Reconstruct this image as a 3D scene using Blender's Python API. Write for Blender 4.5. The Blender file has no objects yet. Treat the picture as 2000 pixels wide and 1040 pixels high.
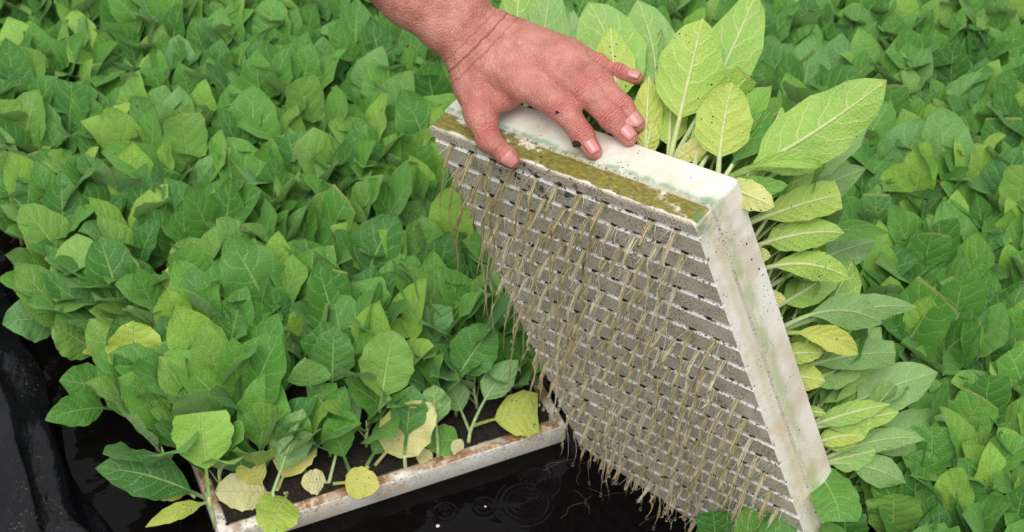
import bpy, math, random
import numpy as np
from mathutils import Vector, Matrix

# ------------------------------------------------------------------ camera, sky, light, exposure
SC = bpy.context.scene
COL = SC.collection
FPX, PITCH, CAMH = 3356.54, 0.788769, 1.64
cam_d = bpy.data.cameras.new('camera'); cam = bpy.data.objects.new('camera', cam_d); COL.objects.link(cam)
cam.location = (0, 0, CAMH); cam.rotation_euler = (math.pi/2 - PITCH, 0, 0)
cam_d.sensor_width = 36; cam_d.lens = FPX*36/2000
cam_d.dof.use_dof = True; cam_d.dof.focus_distance = 1.60; cam_d.dof.aperture_fstop = 13
cam_d.clip_start = .05
SC.camera = cam
world = bpy.data.worlds.new('overcast_sky'); SC.world = world; world.use_nodes = True
wn = world.node_tree; wn.nodes.clear()
_o = wn.nodes.new('ShaderNodeOutputWorld'); _b = wn.nodes.new('ShaderNodeBackground')
_tc = wn.nodes.new('ShaderNodeTexCoord'); _sx = wn.nodes.new('ShaderNodeSeparateXYZ'); _cr = wn.nodes.new('ShaderNodeValToRGB')
wn.links.new(_tc.outputs['Generated'], _sx.inputs[0]); wn.links.new(_sx.outputs['Z'], _cr.inputs[0])
_cr.color_ramp.elements[0].position = 0.0; _cr.color_ramp.elements[0].color = (.10, .12, .08, 1)
_cr.color_ramp.elements[1].position = 1.0; _cr.color_ramp.elements[1].color = (1.0, 1.0, 1.0, 1)
_e = _cr.color_ramp.elements.new(.06); _e.color = (.62, .64, .64, 1)
_e = _cr.color_ramp.elements.new(.5); _e.color = (.80, .82, .84, 1)
wn.links.new(_cr.outputs[0], _b.inputs[0]); _b.inputs[1].default_value = 1.05
wn.links.new(_b.outputs[0], _o.inputs[0])
sun_d = bpy.data.lights.new('soft_daylight', 'SUN'); sun = bpy.data.objects.new('soft_daylight', sun_d); COL.objects.link(sun)
sun_d.energy = 2.4; sun_d.angle = math.radians(38); sun_d.color = (1, .985, .95)
sun.rotation_euler = Vector((.08, .52, -1)).to_track_quat('-Z', 'Y').to_euler()
sun.location = (1, 0, 4)
SC.view_settings.view_transform = 'Standard'; SC.view_settings.look = 'None'
SC.view_settings.gamma = 1; SC.view_settings.use_curve_mapping = False
SC.view_settings.exposure = 0.0

# ------------------------------------------------------------------ frames of reference
rnd = random.Random(7); nr = np.random.default_rng(5)
CM = np.array([[1, 0, 0], [0, -math.sin(PITCH), math.cos(PITCH)], [0, -math.cos(PITCH), -math.sin(PITCH)]])
CP = np.array([0, 0, CAMH])
TR = np.array([[0.6944, 0.3188, 0.6451], [-0.6738, -0.0265, 0.7384], [0.2525, -0.9474, 0.1964]])   # lifted tray axes: u right, v down, w to the plants
_q, _r = np.linalg.qr(TR); TR = _q*np.sign(np.diag(_r))
TT = np.array([0.1608, 1.0951, 0.5889])
TW, TL, TH, TPIT, TM0, TMV = .355, .62, .065, .030, .0271, .0167
FN = np.array([-.333, 1.163]); _az = math.radians(22.5)                  # floating trays
E1 = np.array([math.cos(_az), math.sin(_az)]); E2 = np.array([-math.sin(_az), math.cos(_az)])
def ray(px, py): return CM @ np.array([(px-1000)/FPX, (py-520)/FPX, 1])
def at_depth(px, py, d): return CP + ray(px, py)*d
def at_z(px, py, z):
    d = ray(px, py); return CP + d*((z-CAMH)/d[2])
def proj(q):
    c = CM.T @ (np.asarray(q)-CP); return 1000+FPX*c[0]/c[2], 520+FPX*c[1]/c[2], c[2]
def tray_pt(u, v, w): return TT + TR @ np.array([u, v, w])
def tray_loc(q): return TR.T @ (np.asarray(q)-TT)
def on_plane(px, py, n, p0):
    d = ray(px, py); s = (n @ (p0-CP))/(n @ d); return CP + d*s
def on_top(px, py, h):                     # a point h above the lifted tray's upper narrow side
    n = -TR[:, 1]; return on_plane(px, py, n, TT + n*h)
def field(a, b): return FN + E1*a + E2*b
def field_ab(x, y):
    r = np.array([x, y])-FN; return r @ E1, r @ E2

# ------------------------------------------------------------------ object helpers
def tag(o, label=None, cat=None, group=None, kind=None):
    if label: o['label'] = label
    if cat: o['category'] = cat
    if group: o['group'] = group
    if kind: o['kind'] = kind
    return o
def empty(name, loc=(0, 0, 0)):
    o = bpy.data.objects.new(name, None); COL.objects.link(o); o.location = tuple(loc); o.empty_display_size = .01
    return o
def copy_tree(o, parent=None):
    c = o.copy(); COL.objects.link(c); c.parent = parent
    for ch in list(KIDS.get(o.name, [])):
        copy_tree(ch, c)
    return c
KIDS = {}
class MB:
    def __init__(s): s.v = []; s.f = []; s.a = []; s.t = []
    def add(s, verts, faces, lc=None, tone=0.):
        n = len(s.v); s.v.extend([tuple(map(float, p)) for p in verts]); s.f.extend([tuple(i+n for i in f) for f in faces])
        s.a.extend(lc if lc is not None else [(0, 0, 0)]*len(verts)); s.t.extend([tone]*len(verts))
    def tube(s, pts, rad, k=6, lc=None, tone=0., cap=True):
        pts = [np.asarray(p, float) for p in pts]; n = len(pts); vs = []; ref = np.array([.31, .17, .93])
        for i in range(n):
            t = pts[min(i+1, n-1)]-pts[max(i-1, 0)]; t = t/(np.linalg.norm(t)+1e-9)
            a = np.cross(t, ref); a /= np.linalg.norm(a)+1e-9; b = np.cross(t, a)
            for j in range(k):
                g = 2*math.pi*j/k; vs.append(pts[i]+rad[i]*(a*math.cos(g)+b*math.sin(g)))
        fs = [(i*k+j, i*k+(j+1) % k, (i+1)*k+(j+1) % k, (i+1)*k+j) for i in range(n-1) for j in range(k)]
        if cap: fs += [tuple(range(k))[::-1], tuple(range((n-1)*k, n*k))]
        s.add(vs, fs, [lc or (0, 0, 0)]*len(vs), tone)
    def mesh(s, name):
        me = bpy.data.meshes.new(name); me.from_pydata(s.v, [], s.f)
        if any(a != (0, 0, 0) for a in s.a) or any(s.t):
            A = me.attributes.new('lc', 'FLOAT_VECTOR', 'POINT'); A.data.foreach_set('vector', np.array(s.a, dtype=np.float32).ravel())
            A = me.attributes.new('tone', 'FLOAT', 'POINT'); A.data.foreach_set('value', np.array(s.t, dtype=np.float32))
        me.polygons.foreach_set('use_smooth', [True]*len(me.polygons)); me.update()
        return me
    def build(s, name, mat, parent=None, off=(0, 0, 0), smooth=True):
        off = np.asarray(off, float)
        if off.any(): s.v = [tuple(np.asarray(p)-off) for p in s.v]
        me = s.mesh(name); me.materials.append(mat)
        if not smooth: me.polygons.foreach_set('use_smooth', [False]*len(me.polygons))
        o = bpy.data.objects.new(name, me); COL.objects.link(o)
        if parent is not None:
            o.parent = parent; KIDS.setdefault(parent.name, []).append(o)
        else: o.location = tuple(off)
        return o
_ico = None
def ball(mb, c, r, sc=(1, 1, 1), nseg=8, nring=6, jit=0., lc=None, tone=0.):
    vs = []; fs = []
    for i in range(nring+1):
        th = math.pi*i/nring
        for j in range(nseg):
            ph = 2*math.pi*j/nseg; k = 1+jit*(rnd.random()-.5)
            vs.append((c[0]+r*k*sc[0]*math.sin(th)*math.cos(ph), c[1]+r*k*sc[1]*math.sin(th)*math.sin(ph), c[2]+r*k*sc[2]*math.cos(th)))
    for i in range(nring):
        for j in range(nseg): fs.append((i*nseg+j, (i+1)*nseg+j, (i+1)*nseg+(j+1) % nseg, i*nseg+(j+1) % nseg))
    mb.add(vs, fs, [lc or (0, 0, 0)]*len(vs), tone)

# ------------------------------------------------------------------ materials
def srgb(r, g, b):
    f = lambda c: (c/255/12.92) if c/255 <= .04045 else ((c/255+.055)/1.055)**2.4
    return (f(r), f(g), f(b), 1)
class NT:
    def __init__(s, name):
        s.m = bpy.data.materials.new(name); s.m.use_nodes = True; s.t = s.m.node_tree; s.t.nodes.clear()
        s.out = s.t.nodes.new('ShaderNodeOutputMaterial'); s.p = s.t.nodes.new('ShaderNodeBsdfPrincipled')
        s.t.links.new(s.p.outputs[0], s.out.inputs[0])
    def n(s, ty, **kw):
        x = s.t.nodes.new(ty)
        for k, v in kw.items(): setattr(x, k, v)
        return x
    def set(s, inp, v):
        if hasattr(v, 'links') or isinstance(v, bpy.types.NodeSocket): s.t.links.new(v, inp)
        else: inp.default_value = v
    def math(s, op, a, b=0., c=None, clamp=False):
        x = s.n('ShaderNodeMath', operation=op, use_clamp=clamp); s.set(x.inputs[0], a); s.set(x.inputs[1], b)
        if c is not None: s.set(x.inputs[2], c)
        return x.outputs[0]
    def mix(s, f, a, b, blend='MIX'):
        x = s.n('ShaderNodeMix', data_type='RGBA', blend_type=blend); s.set(x.inputs[0], f); s.set(x.inputs[6], a); s.set(x.inputs[7], b)
        return x.outputs[2]
    def ramp(s, f, stops):
        x = s.n('ShaderNodeValToRGB'); s.set(x.inputs[0], f); e = x.color_ramp.elements
        e[0].position, e[0].color = stops[0]; e[1].position, e[1].color = stops[-1]
        for p, c in stops[1:-1]:
            q = e.new(p); q.color = c
        return x.outputs[0]
    def sstep(s, v, a, b):
        x = s.n('ShaderNodeMapRange', interpolation_type='SMOOTHSTEP'); s.set(x.inputs[0], v); s.set(x.inputs[1], a); s.set(x.inputs[2], b)
        return x.outputs[0]
    def noise(s, vec, scale, detail=2., rough=.5, w=None):
        x = s.n('ShaderNodeTexNoise'); s.set(x.inputs['Vector'], vec); x.inputs['Scale'].default_value = scale
        x.inputs['Detail'].default_value = detail; x.inputs['Roughness'].default_value = rough
        return x.outputs['Fac']
    def voro(s, vec, scale, feature='F1', out='Distance', rand=1.):
        x = s.n('ShaderNodeTexVoronoi', feature=feature); s.set(x.inputs['Vector'], vec); x.inputs['Scale'].default_value = scale
        x.inputs['Randomness'].default_value = rand
        return x.outputs[out]
    def obj(s): return s.n('ShaderNodeTexCoord').outputs['Object']
    def gpos(s): return s.n('ShaderNodeNewGeometry').outputs['Position']
    def attr(s, name, out='Vector'): return s.n('ShaderNodeAttribute', attribute_name=name).outputs[out]
    def sep(s, v):
        x = s.n('ShaderNodeSeparateXYZ'); s.set(x.inputs[0], v); return x.outputs
    def comb(s, a, b, c):
        x = s.n('ShaderNodeCombineXYZ'); s.set(x.inputs[0], a); s.set(x.inputs[1], b); s.set(x.inputs[2], c); return x.outputs[0]
    def vscale(s, v, k):
        x = s.n('ShaderNodeVectorMath', operation='MULTIPLY'); s.set(x.inputs[0], v); x.inputs[1].default_value = k; return x.outputs[0]
    def bump(s, h, strength=.5, dist=.001):
        x = s.n('ShaderNodeBump'); x.inputs['Strength'].default_value = strength; x.inputs['Distance'].default_value = dist
        s.set(x.inputs['Height'], h); s.t.links.new(x.outputs[0], s.p.inputs['Normal']); return x
    def P(s, **kw):
        for k, v in kw.items(): s.set(s.p.inputs[k.replace('_', ' ')], v)

def leaf_material():
    N = NT('tobacco_leaf'); lc = N.sep(N.attr('lc')); tone = N.attr('tone', 'Fac'); orand = N.n('ShaderNodeObjectInfo').outputs['Random']
    x, s, age = lc[0], lc[1], lc[2]
    rn = N.math('FRACT', N.math('ADD', tone, orand)); rn2 = N.math('FRACT', N.math('MULTIPLY', rn, 7.31))
    pos = N.gpos()
    ax = N.math('ABSOLUTE', x)
    side = N.math('MULTIPLY', N.math('SIGN', x), .25)
    wob = N.math('MULTIPLY', N.math('SUBTRACT', N.noise(pos, 60, 2), .5), .10)
    q = N.math('ADD', N.math('MULTIPLY', N.math('SUBTRACT', N.math('ADD', s, wob), N.math('MULTIPLY', N.math('POWER', ax, 1.4), .20)), 7.6), side)
    fr = N.math('ABSOLUTE', N.math('SUBTRACT', N.math('FRACT', q), .5))          # 0.5 at a vein, 0 between
    svein = N.math('MULTIPLY', N.sstep(fr, .435, .49), N.sstep(ax, 1.0, .72))
    mid = N.sstep(ax, N.math('ADD', .10, N.math('MULTIPLY', s, -.065)), N.math('ADD', .035, N.math('MULTIPLY', s, -.03)))
    fine = N.voro(pos, 260, 'DISTANCE_TO_EDGE')
    net = N.math('MULTIPLY', N.sstep(fine, .10, .02), .30)
    vein = N.math('MAXIMUM', mid, N.math('MULTIPLY', svein, .62))
    # colours of the blade by age (0 green .. 1 cream) with slow patches
    patch = N.math('MULTIPLY', N.math('SUBTRACT', N.noise(pos, 22, 3), .5), N.math('MULTIPLY', N.math('MINIMUM', N.math('MULTIPLY', age, 2.), 1.), .5))
    age2 = N.math('ADD', age, patch, clamp=True)
    green = N.ramp(rn, [(0, srgb(58, 112, 44)), (.3, srgb(82, 138, 54)), (.55, srgb(102, 156, 62)), (.75, srgb(68, 124, 60)), (.9, srgb(130, 172, 72)), (1, srgb(98, 150, 92))])
    gr_old = N.ramp(age2, [(0, srgb(104, 162, 74)), (.22, srgb(134, 182, 74)), (.42, srgb(162, 196, 84)), (.62, srgb(192, 202, 88)), (.82, srgb(222, 212, 118)), (1, srgb(228, 220, 166))])
    col = N.mix(N.sstep(age2, .03, .22), green, gr_old)
    mott = N.noise(pos, 90, 3)
    col = N.mix(N.math('MULTIPLY', N.math('SUBTRACT', mott, .35), .35, clamp=True), col, N.mix(1., col, (.72, .85, .62, 1), 'MULTIPLY'))
    col = N.mix(N.math('MULTIPLY', net, .35), col, srgb(140, 185, 95))
    veincol = N.mix(N.sstep(age2, .1, .8), srgb(168, 205, 120), srgb(226, 224, 160))
    topcol = N.mix(N.math('MULTIPLY', vein, .62), col, veincol)
    # brownish margin and tip on some
    edge = N.math('MULTIPLY', N.sstep(ax, .93, .995), N.sstep(N.noise(pos, 70, 2), .54, .66))
    tipb = N.math('MULTIPLY', N.sstep(s, .965, 1.), N.sstep(rn2, .6, .8))
    brown = N.math('MULTIPLY', N.math('MAXIMUM', edge, tipb), .75)
    topcol = N.mix(brown, topcol, srgb(172, 168, 96))
    under = N.mix(.55, col, srgb(150, 188, 124)); under = N.mix(N.math('MULTIPLY', N.math('MAXIMUM', vein, net), .62), under, srgb(196, 214, 150))
    under = N.mix(N.sstep(age2, .1, .35), under, N.mix(N.math('MULTIPLY', N.math('MAXIMUM', vein, N.math('MULTIPLY', net, .6)), .9), N.mix(.25, col, srgb(172, 198, 92)), srgb(222, 228, 162)))
    under = N.mix(brown, under, srgb(172, 168, 96))
    bf = N.n('ShaderNodeNewGeometry').outputs['Backfacing']
    c = N.mix(bf, topcol, under)
    # peat crumbs and dead spots, on old leaves mostly
    sp = N.voro(N.vscale(pos, (1, 1.6, 1)), 150, rand=1.)
    spm = N.math('MULTIPLY', N.sstep(sp, .17, .12), N.math('MULTIPLY', N.sstep(N.noise(pos, 26, 2), .54, .62), N.sstep(age, .12, .4)))
    c = N.mix(spm, c, srgb(58, 42, 20))
    # the stalk (s below .1) is whitish green
    st = N.math('MAXIMUM', N.sstep(s, .16, .0), N.math('MULTIPLY', N.sstep(s, .42, .2), mid))
    c = N.mix(N.math('MULTIPLY', st, .55), c, srgb(200, 216, 160))
    N.P(Base_Color=c, Roughness=.50); N.p.inputs['Specular IOR Level'].default_value = .40; N.p.inputs['Sheen Weight'].default_value = .12; N.p.inputs['Sheen Roughness'].default_value = .4; N.p.inputs['Sheen Tint'].default_value = (.8, 1, .85, 1)
    h = N.math('SUBTRACT', N.math('MULTIPLY', N.math('POWER', N.math('SUBTRACT', 1., N.math('MULTIPLY', fr, 2.)), .7), .5), N.math('MULTIPLY', mid, .9))
    h = N.math('ADD', h, N.math('MULTIPLY', N.sstep(fine, 0, .3), .30))
    h = N.math('ADD', h, N.math('MULTIPLY', N.noise(pos, 55, 3), 1.5))
    b = N.bump(h, .62, .0020)
    tr = N.n('ShaderNodeBsdfTranslucent'); N.set(tr.inputs[0], N.mix(.4, c, srgb(170, 210, 100))); N.t.links.new(b.outputs[0], tr.inputs['Normal'])
    mx = N.n('ShaderNodeMixShader'); mx.inputs[0].default_value = .24
    N.t.links.new(N.p.outputs[0], mx.inputs[1]); N.t.links.new(tr.outputs[0], mx.inputs[2]); N.t.links.new(mx.outputs[0], N.out.inputs[0])
    return N.m
def stem_material():
    N = NT('pale_stem'); p = N.gpos(); c = N.ramp(N.noise(p, 60, 3), [(.3, srgb(160, 190, 110)), (.7, srgb(212, 222, 172))])
    N.P(Base_Color=c, Roughness=.5); N.bump(N.noise(p, 300, 2), .3, .0006); return N.m
def root_material():
    N = NT('wet_roots'); p = N.gpos(); tone = N.attr('tone', 'Fac')
    c = N.ramp(tone, [(0, srgb(136, 120, 66)), (.35, srgb(182, 166, 120)), (.75, srgb(208, 196, 162)), (1, srgb(240, 236, 224))])
    c = N.mix(N.math('MULTIPLY', N.sstep(N.noise(p, 35, 3), .58, .72), .6), c, srgb(120, 104, 50))
    c = N.mix(N.math('MULTIPLY', N.sstep(N.noise(N.vscale(p, (1, 1, .4)), 420, 2), .62, .7), .8), c, srgb(70, 56, 26))
    N.P(Base_Color=c, Roughness=.36); N.p.inputs['Subsurface Weight'].default_value = .12; N.p.inputs['Subsurface Radius'].default_value = (.003, .002, .001)
    N.p.inputs['Subsurface Scale'].default_value = .5
    return N.m
def peat_material():
    N = NT('dark_peat'); p = N.gpos(); n = N.noise(p, 380, 4, .7)
    c = N.ramp(n, [(.35, srgb(14, 11, 8)), (.6, srgb(44, 33, 22)), (.72, srgb(92, 72, 46))]); N.P(Base_Color=c, Roughness=.75)
    N.bump(n, .9, .003); return N.m
def foam_material(name, lifted):
    N = NT(name); p = N.obj(); X = N.sep(p); geo = N.n('ShaderNodeNewGeometry')
    nz = N.n('ShaderNodeTexCoord').outputs['Normal']; NX = N.sep(nz)
    cell = N.voro(p, 520, 'DISTANCE_TO_EDGE'); n1 = N.noise(p, 16, 4, .6); n2 = N.noise(p, 70, 3, .6); n3 = N.noise(p, 6, 3, .5)
    white = N.ramp(N.noise(p, 10, 4, .65), [(.3, srgb(214, 200, 180)), (.5, srgb(236, 230, 218)), (.7, srgb(246, 243, 236))])
    rim = N.mix(N.math('MULTIPLY', N.sstep(n1, .48, .66), .5), white, srgb(205, 178, 142))
    if lifted:
        w = X[2]; wn_ = N.math('ADD', w, N.math('MULTIPLY', N.math('SUBTRACT', N.noise(p, 40, 3), .5), .012))
        # upper narrow side: olive algae in the lower band, blue-green line beside it
        topside = N.math('MULTIPLY', N.sstep(NX[1], -.5, -.8), 1.)
        olive = N.ramp(N.noise(N.vscale(p, (1, 1, 3)), 120, 4, .7), [(.32, srgb(78, 72, 8)), (.52, srgb(120, 112, 18)), (.75, srgb(166, 156, 58))])
        band = N.math('MULTIPLY', N.sstep(wn_, .0015, .004), N.sstep(wn_, .0265, .0225))
        patchy = N.sstep(N.noise(N.vscale(p, (.6, 1, 1)), 34, 4, .7), .33, .43)
        c = N.mix(N.math('MULTIPLY', topside, N.math('MULTIPLY', band, N.math('MULTIPLY', patchy, .95))), rim, olive)
        line = N.math('MULTIPLY', N.sstep(wn_, .022, .027), N.sstep(wn_, .034, .029))
        c = N.mix(N.math('MULTIPLY', topside, N.math('MULTIPLY', line, N.math('MULTIPLY', N.sstep(n2, .3, .55), .75))), c, srgb(120, 160, 122))
        wash = N.math('MULTIPLY', N.sstep(wn_, .028, .034), N.sstep(wn_, .046, .036))
        c = N.mix(N.math('MULTIPLY', topside, N.math('MULTIPLY', wash, .4)), c, srgb(196, 214, 190))
        # outer narrow side: pale green stain along its middle
        rside = N.sstep(NX[0], .5, .8)
        st = N.math('MULTIPLY', N.sstep(wn_, .018, .030), N.sstep(wn_, .046, .034))
        c = N.mix(N.math('MULTIPLY', rside, N.math('MULTIPLY', st, N.math('MULTIPLY', N.sstep(N.noise(N.vscale(p, (1, .3, 1)), 60, 4, .7), .3, .6), .62))), c, srgb(158, 178, 112))
        st2 = N.math('MULTIPLY', N.sstep(wn_, .010, .016), N.sstep(wn_, .026, .018))
        c = N.mix(N.math('MULTIPLY', rside, N.math('MULTIPLY', st2, .40)), c, srgb(206, 190, 140))
        corner = N.math('MULTIPLY', N.sstep(X[0], -.016, -.004), N.math('MULTIPLY', N.sstep(X[1], .030, .006), N.sstep(X[2], .045, .015)))
        c = N.mix(N.math('MULTIPLY', corner, N.math('MULTIPLY', N.sstep(n2, .35, .6), .8)), c, srgb(96, 132, 84))
        # underside: grey weathered
        un = N.sstep(NX[2], -.2, -.6)
        und = N.ramp(N.noise(p, 26, 4, .65), [(.3, srgb(186, 174, 156)), (.55, srgb(210, 199, 182)), (.8, srgb(226, 217, 202))])
        spk = N.sstep(N.noise(p, 420, 2, .65), .54, .60); spk = N.math('MULTIPLY', spk, N.sstep(N.noise(p, 20, 3, .6), .30, .62))
        und = N.mix(N.math('MULTIPLY', spk, .85), und, srgb(58, 48, 42))
        mossy = N.math('MULTIPLY', N.sstep(N.noise(p, 62, 4, .7), .53, .60), N.math('MULTIPLY', N.sstep(X[1], .085, .02), N.math('MULTIPLY', N.sstep(X[0], -.34, -.25), N.sstep(X[0], -.10, -.17))))
        und = N.mix(N.math('MULTIPLY', mossy, .9), und, srgb(44, 62, 22))
        c = N.mix(un, c, und)
        ledge_light = N.math('MULTIPLY', N.sstep(NX[1], -.25, -.6), N.sstep(X[2], .0060, .0050)); ledge_light = N.math('MULTIPLY', ledge_light, N.sstep(X[1], .005, .009))  # groove walls facing up: the skylight they catch is painted in, near white
        c = N.mix(ledge_light, c, N.mix(N.sstep(N.noise(p, 240, 3, .7), .52, .62), srgb(246, 240, 236), srgb(130, 110, 104)))
        bl = N.voro(N.vscale(p, (1, 1, 1)), 85); blm = N.math('MULTIPLY', N.sstep(bl, .12, .08), N.sstep(N.noise(p, 14, 2), .5, .6))
        c = N.mix(blm, c, srgb(26, 22, 18))
    else:
        z = X[2]; zn = N.math('ADD', z, N.math('MULTIPLY', N.math('SUBTRACT', N.noise(p, 45, 4, .7), .5), .022))
        c = N.mix(N.math('MULTIPLY', N.sstep(zn, .010, -.004), .70), rim, srgb(120, 112, 100))
        dirt = N.math('MULTIPLY', N.sstep(N.noise(N.vscale(p, (1, 1, 1.5)), 260, 4, .75), .54, .64), N.sstep(zn, .024, .046))
        c = N.mix(N.math('MULTIPLY', dirt, .8), c, srgb(66, 58, 34))
        topm = N.sstep(NX[2], .5, .8)
        rust = N.ramp(N.noise(p, 60, 4, .7), [(.34, srgb(62, 46, 32)), (.5, srgb(156, 112, 76)), (.66, srgb(216, 198, 170))])
        c = N.mix(N.math('MULTIPLY', topm, N.sstep(N.noise(p, 30, 3), .35, .55)), c, rust)
    bits = N.voro(N.vscale(p, (1, 1.7, 2.0)), 125); bm = N.math('MULTIPLY', N.sstep(N.math('ADD', bits, N.math('MULTIPLY', N.noise(p, 500, 2), .12)), .24, .17), N.sstep(N.noise(p, 24, 3), .50, .60))
    c = N.mix(N.math('MULTIPLY', bm, .9), c, srgb(48, 36, 26))
    N.P(Base_Color=c, Roughness=.7); N.p.inputs['Specular IOR Level'].default_value = .3
    h = N.math('ADD', N.math('MULTIPLY', N.sstep(cell, 0, .22), .35), N.math('MULTIPLY', n2, 1.2)); N.bump(h, .5, .0011)
    return N.m
def plastic_material():
    N = NT('black_plastic_sheet'); p = N.gpos(); n = N.noise(p, 30, 4, .6)
    c = N.ramp(n, [(.35, srgb(8, 9, 14)), (.7, srgb(20, 20, 27))])
    dust = N.math('MULTIPLY', N.sstep(N.noise(p, 260, 4, .8), .60, .70), N.sstep(N.noise(p, 12, 3, .6), .50, .60))
    c = N.mix(N.math('MULTIPLY', dust, .9), c, srgb(130, 108, 84)); 
    N.P(Base_Color=c, Roughness=N.math('ADD', .27, N.math('MULTIPLY', dust, .5)))
    N.p.inputs['Specular IOR Level'].default_value = .25
    h = N.math('ADD', N.noise(N.vscale(p, (2.2, .8, 1)), 22, 3, .6), N.math('MULTIPLY', N.noise(p, 120, 3), .2)); N.bump(h, .6, .008); return N.m
def water_material(rings):
    N = NT('dark_water'); p = N.gpos(); X = N.sep(p)
    h = N.math('MULTIPLY', N.noise(N.vscale(p, (1, 1.6, 1)), 22, 2, .5), .7)
    for (rx, ry, rr) in rings:
        dx = N.math('SUBTRACT', X[0], rx); dy = N.math('SUBTRACT', X[1], ry)
        d = N.math('SQRT', N.math('ADD', N.math('MULTIPLY', dx, dx), N.math('MULTIPLY', dy, dy)))
        wv = N.math('MULTIPLY', N.math('SINE', N.math('MULTIPLY', d, 900.)), N.sstep(d, rr, rr*.15)); h = N.math('ADD', h, N.math('MULTIPLY', wv, .30))
    N.p.inputs['Specular IOR Level'].default_value = .22; N.P(Base_Color=(.0035, .0025, .003, 1), Roughness=.04, IOR=1.33); N.bump(h, .30, .004); return N.m
def skin_material():
    N = NT('weathered_skin'); p = N.obj(); cr = N.sep(N.attr('crease')); red = N.attr('red', 'Fac')
    c = N.ramp(N.noise(p, 34, 4, .65), [(.3, srgb(168, 102, 90)), (.5, srgb(192, 128, 114)), (.72, srgb(212, 154, 140))])
    c = N.mix(N.math('MULTIPLY', red, .55), c, srgb(204, 112, 108))
    fr = N.sstep(N.noise(p, 230, 3, .7), .60, .70); c = N.mix(N.math('MULTIPLY', fr, .30), c, srgb(160, 86, 70))
    c = N.mix(N.math('MULTIPLY', N.sstep(N.noise(p, 95, 4, .6), .62, .72), .25), c, srgb(236, 190, 176))
    cells = N.voro(N.vscale(p, (1.3, 1, 1)), 300, 'DISTANCE_TO_EDGE'); cells2 = N.voro(p, 620, 'DISTANCE_TO_EDGE')
    wob = N.math('MULTIPLY', N.math('SUBTRACT', N.noise(p, 130, 2), .5), 5.)
    ph = N.math('ADD', cr[0], wob)
    wave = N.math('POWER', N.math('ABSOLUTE', N.math('SINE', N.math('MULTIPLY', ph, 1.05))), .45)
    crease = N.math('MULTIPLY', N.math('SUBTRACT', wave, 1.), cr[1])
    deep = N.math('MULTIPLY', N.math('SUBTRACT', N.sstep(N.math('ABSOLUTE', N.math('SUBTRACT', ph, 0.)), .0, 1.2), 1.), cr[2])
    c = N.mix(N.math('MULTIPLY', N.math('ADD', N.math('MULTIPLY', crease, -.5), N.math('MULTIPLY', deep, -.45)), .8, clamp=True), c, srgb(138, 66, 56))
    dirt = N.math('MULTIPLY', N.sstep(N.noise(p, 420, 3, .7), .64, .70), N.sstep(N.noise(p, 26, 2), .52, .62)); c = N.mix(N.math('MULTIPLY', dirt, .7), c, srgb(84, 50, 40))
    cells3 = N.voro(N.vscale(N.comb(N.math('ADD', N.sep(p)[0], N.math('MULTIPLY', N.noise(p, 50, 2), .012)), N.sep(p)[1], N.sep(p)[2]), (1.6, 1, 1)), 125, 'DISTANCE_TO_EDGE')
    c = N.mix(N.math('MULTIPLY', N.sstep(cells3, .07, .0), .07), c, srgb(150, 84, 74))
    h = N.math('ADD', N.math('MULTIPLY', N.sstep(cells, 0, .25), .28), N.math('ADD', N.math('MULTIPLY', N.sstep(cells2, 0, .2), .10), N.math('MULTIPLY', N.sstep(cells3, 0, .25), .20)))
    h = N.math('ADD', h, N.math('MULTIPLY', N.noise(N.vscale(p, (1, 1, 1)), 75, 4, .65), 1.0))
    h = N.math('ADD', h, N.math('MULTIPLY', crease, 1.0)); h = N.math('ADD', h, N.math('MULTIPLY', deep, 1.6))
    N.P(Base_Color=c, Roughness=.46); N.p.inputs['Subsurface Weight'].default_value = .18; N.p.inputs['Subsurface Radius'].default_value = (.008, .003, .002); N.p.inputs['Subsurface Scale'].default_value = 1.
    N.p.inputs['Specular IOR Level'].default_value = .42
    N.bump(h, .8, .0018); return N.m
def simple(name, col, rough=.5, **kw):
    N = NT(name); p = N.gpos(); n = N.noise(p, 150, 3)
    c = N.mix(n, tuple(x*.8 for x in col[:3])+(1,), tuple(min(1, x*1.15) for x in col[:3])+(1,)); N.P(Base_Color=c, Roughness=rough)
    for k, v in kw.items(): N.p.inputs[k.replace('_', ' ')].default_value = v
    return N.m
M_leaf = leaf_material(); M_stem = stem_material(); M_root = root_material(); M_peat = peat_material()
M_foamL = foam_material('lifted_foam', True); M_foamF = foam_material('floating_foam', False)
M_plastic = plastic_material(); M_skin = skin_material()
M_nail = simple('fingernail', srgb(202, 134, 128), .25, Specular_IOR_Level=.55)
M_drop = simple('water_drop', (.9, .92, .92, 1), .02, Transmission_Weight=1., IOR=1.33)
M_crumb = simple('peat_crumb', srgb(30, 22, 16), .7)
RINGS = [tuple(at_z(px, py, 0)[:2])+(r,) for px, py, r in [(1050, 943, .035), (1025, 982, .045), (1195, 955, .02), (945, 990, .02), (870, 1000, .018), (1130, 905, .02)]]
M_water = water_material(RINGS)

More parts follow.
